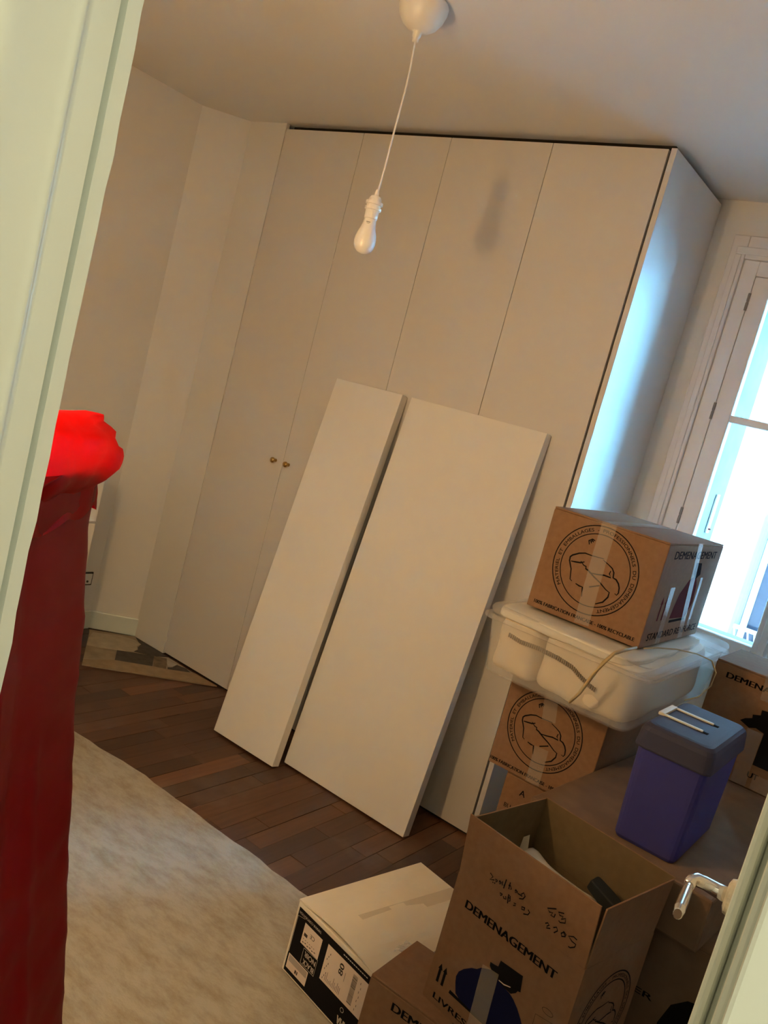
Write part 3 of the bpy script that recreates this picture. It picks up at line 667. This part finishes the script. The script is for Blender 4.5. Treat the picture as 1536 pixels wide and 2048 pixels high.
for u in (.085, .122): p = Print(R_); p.arrow(u, .075, .148, .022); p.build('printed_arrow', INKRED, ca)
p = Print(R_); p.poly([(.295,.244),(.352,.242),(.372,.206),(.33,.19),(.30,.21)], .0009); p.build('printed_load', INK, ca)
p = Print(R_); p.rect(.20, .345, .062, .070); p.build('printed_bar', INK, ca)
ribbon('packing_tape', [(.3515, .275, .304), (.3515, .305, .2), (.3515, .36, .002)], (0, .022, 0), TAPE, ca, 'clear tape strip')
ribbon('packing_tape', [(.3513, .140, .172), (.3513, .15, .002)], (0, .020, 0), TAPE, ca, 'clear tape strip')
ribbon('packing_tape', [(.3513, .40, .195), (.3513, .41, .03)], (0, .012, 0), TAPE, ca, 'clear tape strip')

# ------------------------------------------------------------------ boxes: right-hand stack
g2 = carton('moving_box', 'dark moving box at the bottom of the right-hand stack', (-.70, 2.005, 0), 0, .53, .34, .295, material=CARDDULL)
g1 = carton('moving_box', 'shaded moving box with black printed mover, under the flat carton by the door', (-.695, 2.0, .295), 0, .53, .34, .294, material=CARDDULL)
p = Print(front()); p.text('ER', .345, .115, .015, width=.045, bold=.03); p.build('printed_word', INK, g1)
p = Print(front())
p.poly([(.42,.0),(.415,.08),(.43,.135),(.46,.165),(.50,.175),(.528,.17),(.528,.0)]); p.build('printed_mover', INK, g1, 'black printed mover')
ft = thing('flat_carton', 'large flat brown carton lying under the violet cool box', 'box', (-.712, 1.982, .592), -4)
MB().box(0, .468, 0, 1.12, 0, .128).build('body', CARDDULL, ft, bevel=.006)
p = Print(top(.128)); p.rect(.004, .464, .80, .803); p.build('crease', mat('crease_brown', (.16, .10, .06), .9, .1), ft)
# open box in the foreground and the one it stands on
eb = carton('moving_box', 'brown moving box under the open box, pressed against the white carton', (-.822, 1.627, 0), 1.5, .42, .20, .308)
p = Print(front()); p.text('DEMENAGEMENT', .072, .262, .021, width=.29, bold=.06); p.build('printed_words', INK, eb, 'black block capitals')
ob = thing('open_moving_box', 'open brown moving box with raised flaps and handwriting, in the foreground', 'box', (-.709, 1.677, .309), -9.9, 'cardboard moving boxes')
OW, OD, OH, FH, T = .338, .280, .308, .137, .004
bx('front_panel', 0, OW, 0, T, 0, OH, CARD, ob); bx('back_panel', 0, OW, OD - T, OD, 0, OH, CARD, ob)
bx('side_panel', 0, T, T, OD - T, 0, OH, CARD, ob); bx('side_panel', OW - T, OW, T, OD - T, 0, OH, CARD, ob)
bx('bottom_panel', T, OW - T, T, OD - T, 0, T, CARD, ob)
def flap(a, b, oa, ob_, n, parent):
    a, b, oa, ob_, n = [Vector(q) for q in (a, b, oa, ob_, n)]
    n = n.normalized() * T
    return MB().hexa([tuple(a), tuple(b), tuple(b + n), tuple(a + n)], [tuple(oa), tuple(ob_), tuple(ob_ + n), tuple(oa + n)]).build('flap', CARD, parent, bevel=.001)
flap((.001, -.0005, OH), (OW - .001, -.0005, OH), (-.010, -.006, OH + FH), (OW - .006, -.004, OH + FH - .002), (0, 1, 0), ob)
flap((.001, OD - T, OH), (OW - .001, OD - T, OH), (-.002, OD - .004, OH + FH - .003), (OW + .006, OD - .002, OH + FH), (0, 1, 0), ob)
flap((0, .004, OH), (0, OD - .004, OH), (-.003, .004, OH + FH - .004), (-.002, OD - .004, OH + FH - .004), (1, 0, 0), ob)
flap((OW - T, .004, OH), (OW - T, OD - .004, OH), (OW + .000, .004, OH + FH - .004), (OW + .004, OD - .004, OH + FH - .002), (1, 0, 0), ob)
for o in ob.children:      # inside kraft is duller, its colour also darkened for the shade in the box
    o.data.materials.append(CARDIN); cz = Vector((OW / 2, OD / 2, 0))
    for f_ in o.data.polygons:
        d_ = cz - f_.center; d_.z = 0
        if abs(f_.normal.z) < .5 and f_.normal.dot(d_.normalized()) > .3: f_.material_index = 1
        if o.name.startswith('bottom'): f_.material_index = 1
P_ = Print(front(-.0002))
P_.text('DEMENAGEMENT', .0415, .2475, .0195, width=.245, bold=.06); P_.build('printed_word', INK, ob, 'black block capitals')
P_ = Print(front(-.0002)); P_.text('LIVRES', .0278, .0135, .0145, width=.098, bold=.05); P_.build('printed_word', INK, ob, 'black block capitals')
for u in (.0265, .0410): P_ = Print(front(-.0002)); P_.arrow(u, .052, .0965, .0125); P_.build('printed_arrow', INK, ob)
P_ = Print(front(-.0002))
P_.poly([(.0634,.052),(.0650,.0595),(.1235,.0560),(.2486,.0560),(.2486,.0510),(.0646,.0509)]); P_.build('printed_bar', INK, ob)
P_ = Print(front(-.0002)); P_.ring(.292, .1795, .013, .0008, 28, .006); P_.build('printed_oval', INK, ob)
P_ = Print(front(-.0002)); P_.stroke([(.270,.125),(.269,.158),(.310,.166),(.312,.128),(.270,.125)], .0008); P_.build('printed_frame', INK, ob)
P_ = Print(front(-.0001)); P_.poly([(.0717,.0855),(.0695,.0968),(.0724,.1103),(.0828,.1244),(.1003,.1397),(.1131,.1465),(.1226,.1566),(.145,.168),(.1676,.1693),(.1832,.1561),(.2015,.1544),(.2142,.1487),(.2284,.1382),(.242,.1243),(.2486,.1155),(.255,.095),(.257,.056),(.1268,.0517),(.0964,.0556),(.0801,.0626)])
P_.build('printed_mover', INKBLUE, ob, 'dark blue picture of a bent mover')
P_ = Print(front(-.0005)); P_.poly([(.1613,.2019),(.2192,.2074),(.2245,.1733),(.2181,.1716),(.2153,.1649),(.2047,.1553),(.1832,.1561),(.1712,.1595),(.1506,.1661),(.1403,.1742),(.1391,.1827),(.1496,.1841),(.1596,.1866)])
P_.build('printed_load', INK, ob, 'black picture of a carried load')
P_ = Print(front(-.0009)); P_.stroke([(.1703,.1619),(.1842,.1620),(.2004,.1674)], .0022, True); P_.build('printed_gap', LABEL, ob)
HAND = [[(.3055,.3522),(.2972,.3536),(.2866,.3477),(.2962,.3428),(.3058,.3423),(.3049,.3359),(.2965,.3286),(.2919,.3282)],[(.2807,.3421),(.2727,.3375),(.27,.3425),(.2759,.3495),(.2807,.3465),(.2807,.3421),(.2733,.3495)],[(.2549,.333),(.2615,.3419),(.2574,.3473),(.2508,.3419)],[(.2451,.3359),(.2368,.3314),(.2373,.3365),(.241,.3401),(.2367,.3431),(.2317,.3385)],
 [(.2646,.3834),(.2521,.3779),(.2568,.3738),(.2641,.3758),(.2619,.3685),(.2705,.3758),(.2721,.3667),(.2613,.3608),(.2575,.3626)],[(.2461,.3812),(.2271,.37),(.2337,.3655),(.2407,.3688),(.2384,.3614),(.2463,.3623),(.2468,.37)],
 [(.1869,.3393),(.1921,.3361),(.1895,.329),(.1791,.3244)],[(.1794,.3381),(.1715,.3359),(.1727,.3307),(.1789,.3327),(.1781,.3388)],[(.1571,.3324),(.1514,.3316),(.1568,.3282),(.1514,.3256)],[(.1407,.3337),(.1347,.3344),(.1367,.325),(.1416,.3291),(.1389,.3387),(.1347,.3405),(.1375,.3209)],[(.1288,.332),(.1317,.3269),(.1259,.3249),(.1238,.3288)],[(.1202,.331),(.1138,.3305),(.1167,.3256),(.1203,.3305)],
 [(.1604,.3476),(.1692,.3522),(.1724,.3606),(.1673,.3654),(.1618,.3582),(.166,.3564),(.1541,.3556)],[(.153,.3585),(.1462,.3577),(.1483,.3539),(.1531,.3562),(.147,.3606)],[(.1309,.3661),(.1311,.3504),(.1375,.3545),(.133,.3601),(.1285,.3578)],[(.1201,.3662),(.119,.3441),(.1178,.3525),(.114,.3479),(.1126,.3568)],[(.1106,.3525),(.1045,.3522),(.1071,.3471),(.1104,.3499),(.1051,.3545)],[(.1004,.3505),(.0947,.3509),(.0974,.3455),(.1003,.3496)],[(.0925,.347),(.0815,.3416),(.0872,.3514),(.0784,.3552)],[(.0958,.3429),(.095,.34)],[(.0908,.3413),(.0903,.3388)]]
P_ = Print(lambda u, v, l: (u, -.0008 - l - .0060 * max(0, v - .308) / .137, v))
PF = P_.fn
for k, sel in enumerate((HAND[:4], HAND[4:6], HAND[6:12], HAND[12:])):
    P_ = Print(PF)
    for s in sel: P_.stroke(s, .0025)
    P_.build('handwritten_word', INK, ob, 'black felt-pen word, upside down')
ribbon('packing_tape', [(.1455, -.0022, .170), (.150, -.0022, .06), (.152, -.0022, .002)], (.0215, 0, .003), TAPE, ob, 'clear tape strip')
mover_logo(ob, right(OW + .0005), .145, .150, .105)
ws = lump('white_cloth', -.115, .10, -.085, .085, -.12, .115, .03, .013, WHITEFAB, None, 6); ws.location = (-.562, 1.80, .525); ws.rotation_euler = (-.12, .05, math.radians(-9.9))
tag(ws, 'crumpled white cloth inside the open moving box', 'cloth')
tip = MB().add([(-.668, 1.885, .60), (-.640, 1.882, .60), (-.655, 1.893, .672), (-.672, 1.894, .655), (-.666, 1.891, .60), (-.640, 1.888, .60), (-.656, 1.897, .669)], [(0, 1, 2, 3), (0, 4, 5, 1), (1, 5, 6, 2), (4, 0, 3, 6), (2, 6, 3)]).build('paper_slip', WHITEFAB)
tag(tip, 'pointed white paper slip sticking up inside the open box', 'paper')
bk = lump('black_pouch', -.040, .040, -.018, .018, -.014, .014, .02, .003, mat('black_cloth', (.015, .018, .018), .6, .3), None, 8); bk.location = (-.436, 1.835, .662); bk.rotation_euler = (0, .30, -.17)
tag(bk, 'small black pouch inside the open moving box', 'pouch')

# white keyboard-maker carton (upside down)
ym = thing('white_carton', 'white carton with a large black upside-down label, on the floor sheet', 'box', (-1.179, 1.803, .006), -10.18)
YWd, YD_, YH = .318, .485, .214
MB().box(0, YWd, 0, YD_, 0, YH - .006).build('body', CARDWHITE, ym, bevel=.003)
tf = []
for j in range(2):
    for i in range(13):
        u = YWd * i / 12; lift = .012 * math.sin(math.pi * i / 12) ** 1.3 if j == 0 else .001
        tf.append((u, -.001 if j == 0 else YD_, YH - .0055 + lift))
fm = MB(); n_ = 13
fm.add(tf + [(x, y, z + .0045) for x, y, z in tf], [(i, i+1, n_+i+1, n_+i) for i in range(12)] + [(26+i, 26+n_+i, 26+n_+i+1, 26+i+1) for i in range(12)] + [(i, 26+i, 26+i+1, i+1) for i in range(12)] + [(n_+i, n_+i+1, 26+n_+i+1, 26+n_+i) for i in range(12)] + [(0, n_, 26+n_, 26), (12, 26+12, 26+25, 25)])
fm.build('top_flap', CARDWHITE, ym)
p = Print(front(-.0001)); p.rect(.009, .306, .006, .196); p.build('black_label', INK, ym, 'large black printed label')
p = Print(front(-.0007)); p.rect(.044, .119, .112, .171); p.rect(.142, .304, .0755, .176); p.rect(.015, .100, .018, .0600); p.build('paper_label', LABEL, ym, 'pale paper labels')
WI = mat('white_ink', (.62, .55, .47), .7, .2)
def ymp(name, m_, fn, lift=-.0008, label=None):
    p = Print(front(lift)); fn(p); p.build(name, m_, ym, label)
FADE = mat('faded_ink', (.06, .045, .04), .8, .1)
ymp('white_lettering', WI, lambda p: p.text('YAMAHA CORPORATION', .108, .187, .0075, rot=180, width=.094, bold=.02))
ymp('white_frame', WI, lambda p: p.stroke([(.0625,.064),(.0625,.1075),(.1205,.1115),(.1205,.064),(.0625,.064)], .0013))
ymp('white_rule', WI, lambda p: p.stroke([(.0115,.062),(.0115,.171),(.04,.178)], .0011))
ymp('white_lettering', WI, lambda p: p.text('BLACK', .1160, .0815, .0150, rot=180, width=.046, bold=.03))
ymp('white_lettering', WI, lambda p: p.text('NOIR', .1160, .1030, .0150, rot=180, width=.046, bold=.03))
ymp('white_lettering', WI, lambda p: p.text('YAMAHA', .312, .0375, .022, rot=180, width=.078, bold=.05))
ymp('white_small_print', WI, lambda p: [p.rect(.200 + k*.008, .206 + k*.008, .186, .1885) for k in range(12)])
ymp('white_ring', WI, lambda p: p.ring(.243, .058, .006, .0012, 20))
ymp('black_mark', FADE, lambda p: p.text('CE', .092, .156, .012, rot=180, bold=.01), -.0012)
ymp('black_number', FADE, lambda p: p.text('80', .214, .133, .0170, rot=90, width=.030, bold=.04), -.0012)
def bars(p):
    for k in range(26):
        v = .088 + k * .0031; p.rect(.249, .266, v, v + random.choice((.0010, .0015, .0022)))
ymp('barcode', FADE, bars, -.0012, 'printed barcode')
def lines(p):
    for k in range(9): p.rect(.150 + .004*(k % 3), .152 + .004*(k % 3), .082 + k*.009, .087 + k*.009)
    for k in range(12): p.rect(.160 + .0052*k, .1612 + .0052*k, .083, .083 + random.uniform(.008, .03))
ymp('small_print', FADE, lines, -.0012)
def lines2(p):
    for k in range(7): p.rect(.278 + .0035*(k % 2), .2795 + .0035*(k % 2), .085 + k*.012, .091 + k*.012)
ymp('small_print', FADE, lines2, -.0012)
def lines3(p):
    for k in range(6): p.rect(.050 + k*.010, .056 + k*.010, .118 + .002*(k % 2), .1205 + .002*(k % 2)); p.rect(.050 + k*.009, .054 + k*.009, .128, .1295)
    p.rect(.050, .064, .137, .146)
ymp('small_print', FADE, lines3, -.0012)
ymp('small_print', FADE, lambda p: (p.rect(.052, .058, .024, .034), p.rect(.060, .064, .024, .034)), -.0012)
ymp('small_print', FADE, lambda p: p.rect(.2225, .2235, .125, .150), -.0012)
p = Print(front(-.0012)); p.rect(.019, .097, .040, .058); p.build('grey_text_block', mat('grey_block', (.42, .35, .30), .7, .2), ym)
ribbon('packing_tape', [(.150, .10, YH + .0085), (.152, .25, YH + .0050), (.155, .40, YH + .0022), (.156, .484, YH + .0012)], (.022, 0, 0), TAPE, ym, 'clear tape along the lid seam')
# loose crumpled clear tape on the white carton
random.seed(13); cw = MB(); vv = []
for j in range(6):
    for i in range(12):
        vv.append((-.885 + .105 * i / 11, 1.835 + .055 * j / 5 + .008 * math.sin(i), .234 + .007 * abs(math.sin(i * .7 + j * .9)) + random.uniform(0, .003)))
cw.add(vv, [(j*12+i, j*12+i+1, j*12+13+i, j*12+12+i) for j in range(5) for i in range(11)])
co = cw.build('crumpled_tape', CLEARPL); so_ = co.modifiers.new('solid', 'SOLIDIFY'); so_.thickness = .0008
tag(co, 'loose ball of clear packing tape lying on the white carton', 'tape')

# ------------------------------------------------------------------ cool box
cb2 = thing('cool_box', 'violet plastic cool box with a cream carrying handle, on the flat carton', 'cool box', (-.517, 2.006, .721), 0)
CW, CD, CH = .172, .338, .29
MB().rings([rrect(.014, CW - .014, .012, CD - .012, .018, 0, 4), rrect(.010, CW - .010, .008, CD - .008, .020, .008, 4), rrect(.003, CW - .003, .003, CD - .003, .022, CH - .062, 4), rrect(.006, CW - .006, .006, CD - .006, .02, CH - .058, 4)]).build('tub', COOLER, cb2, smooth=False)
MB().rings([rrect(-.004, CW + .004, -.004, CD + .004, .022, CH - .060, 5), rrect(-.005, CW + .005, -.005, CD + .005, .022, CH - .056, 5), rrect(-.001, CW + .001, -.001, CD + .001, .022, CH - .018, 5), rrect(.003, CW - .003, .003, CD - .003, .022, CH - .008, 5), rrect(.010, CW - .010, .010, CD - .010, .022, CH - .0015, 5), rrect(.02, CW - .02, .02, CD - .02, .02, CH, 5)]).build('lid', COOLERLID, cb2, smooth=False)
# handle folded flat on the lid: U of cream plastic in two slots
for yy in (.1135, .2105): lab(bx('handle_slot', .098, .124, yy - .008, yy + .008, CH - .001, CH + .0007, INK, cb2), 'dark slot in the lid')
hm = MB().box(.008, .112, .108, .119, CH, CH + .0045).box(.008, .112, .205, .216, CH, CH + .0045).box(.002, .018, .108, .216, CH - .002, CH + .006)
lab(hm.build('handle', CREAM, cb2, bevel=.002), 'cream carrying handle folded down')
# box behind the cool box
db = carton('moving_box', 'brown moving box with black printed mover, standing behind the cool box', (-.558, 2.78, .722), 0, .54, .30, .343)
p = Print(front()); p.text('DEMENAGEMENT', .040, .296, .0185, width=.262, bold=.06); p.build('printed_word', INK, db, 'black block capitals')
p = Print(front()); p.poly([(.1156,.1884),(.128,.1999),(.1464,.2083),(.1444,.2189),(.1657,.2258),(.1644,.2424),(.23,.250),(.30,.235),(.32,.10),(.30,.075),(.1876,.075),(.1898,.1768),(.1644,.1836),(.1458,.1763)])
p.build('printed_mover', INK, db, 'black printed mover')
p = Print(front()); p.text('UT', .183, .034, .018, width=.03, bold=.04); p.build('printed_word', INK, db)
ribbon('packing_tape', [(.165, -.001, .175), (.165, -.001, .002)], (.022, 0, 0), TAPE, db, 'clear tape strip')
ribbon('packing_tape', [(.225, -.0012, .05), (.225, -.0012, .002)], (.025, 0, 0), TAPE, db, 'clear tape strip')
ribbon('packing_tape', [(.168, -.001, .345), (.172, -.001, .27)], (.022, 0, 0), TAPE, db, 'clear tape strip')

# ------------------------------------------------------------------ hall behind the camera
HXL, HXR, HY, HZ = -1.5, 1.1, -1.5, 2.5
struct(bx('hall_floor', HXL - .1, HXR + .1, HY - .1, YD0, -.06, -.001, mat('hall_floor_wood', (.16, .08, .04), .5, .3)))
struct(bx('hall_ceiling', HXL - .1, HXR + .1, HY - .1, YD0, HZ, HZ + .1, CEIL))
struct(bx('wall_hall_left', HXL - .1, HXL, HY, YD0, -.02, HZ, WALL)); struct(bx('wall_hall_right', HXR, HXR + .1, HY, YD0, -.02, HZ, WALL)); struct(bx('wall_hall_back', HXL - .1, HXR + .1, HY - .1, HY, -.02, HZ, WALL))
hl = thing('hall_ceiling_lamp', 'round globe lamp on the hall ceiling behind the viewer', 'lamp', (.42, -.25, 2.2))
MB().lathe([(.05, .30), (.05, .28), (.012, .27), (.012, .12), (.03, .11), (.03, .095)], 20).build('fitting', WHITEPL, hl)
MB().lathe([(.02, .098)] + [(.1 * math.sin(math.radians(a)), .1 * math.cos(math.radians(a))) for a in range(20, 180, 16)] + [(.002, -.1)], 24).build('globe', HALLGLOW, hl, smooth=True)
point_lamp('hall_lamp_light', (0, 0, 0), HALL_W, HALL_COL, .09, hl)
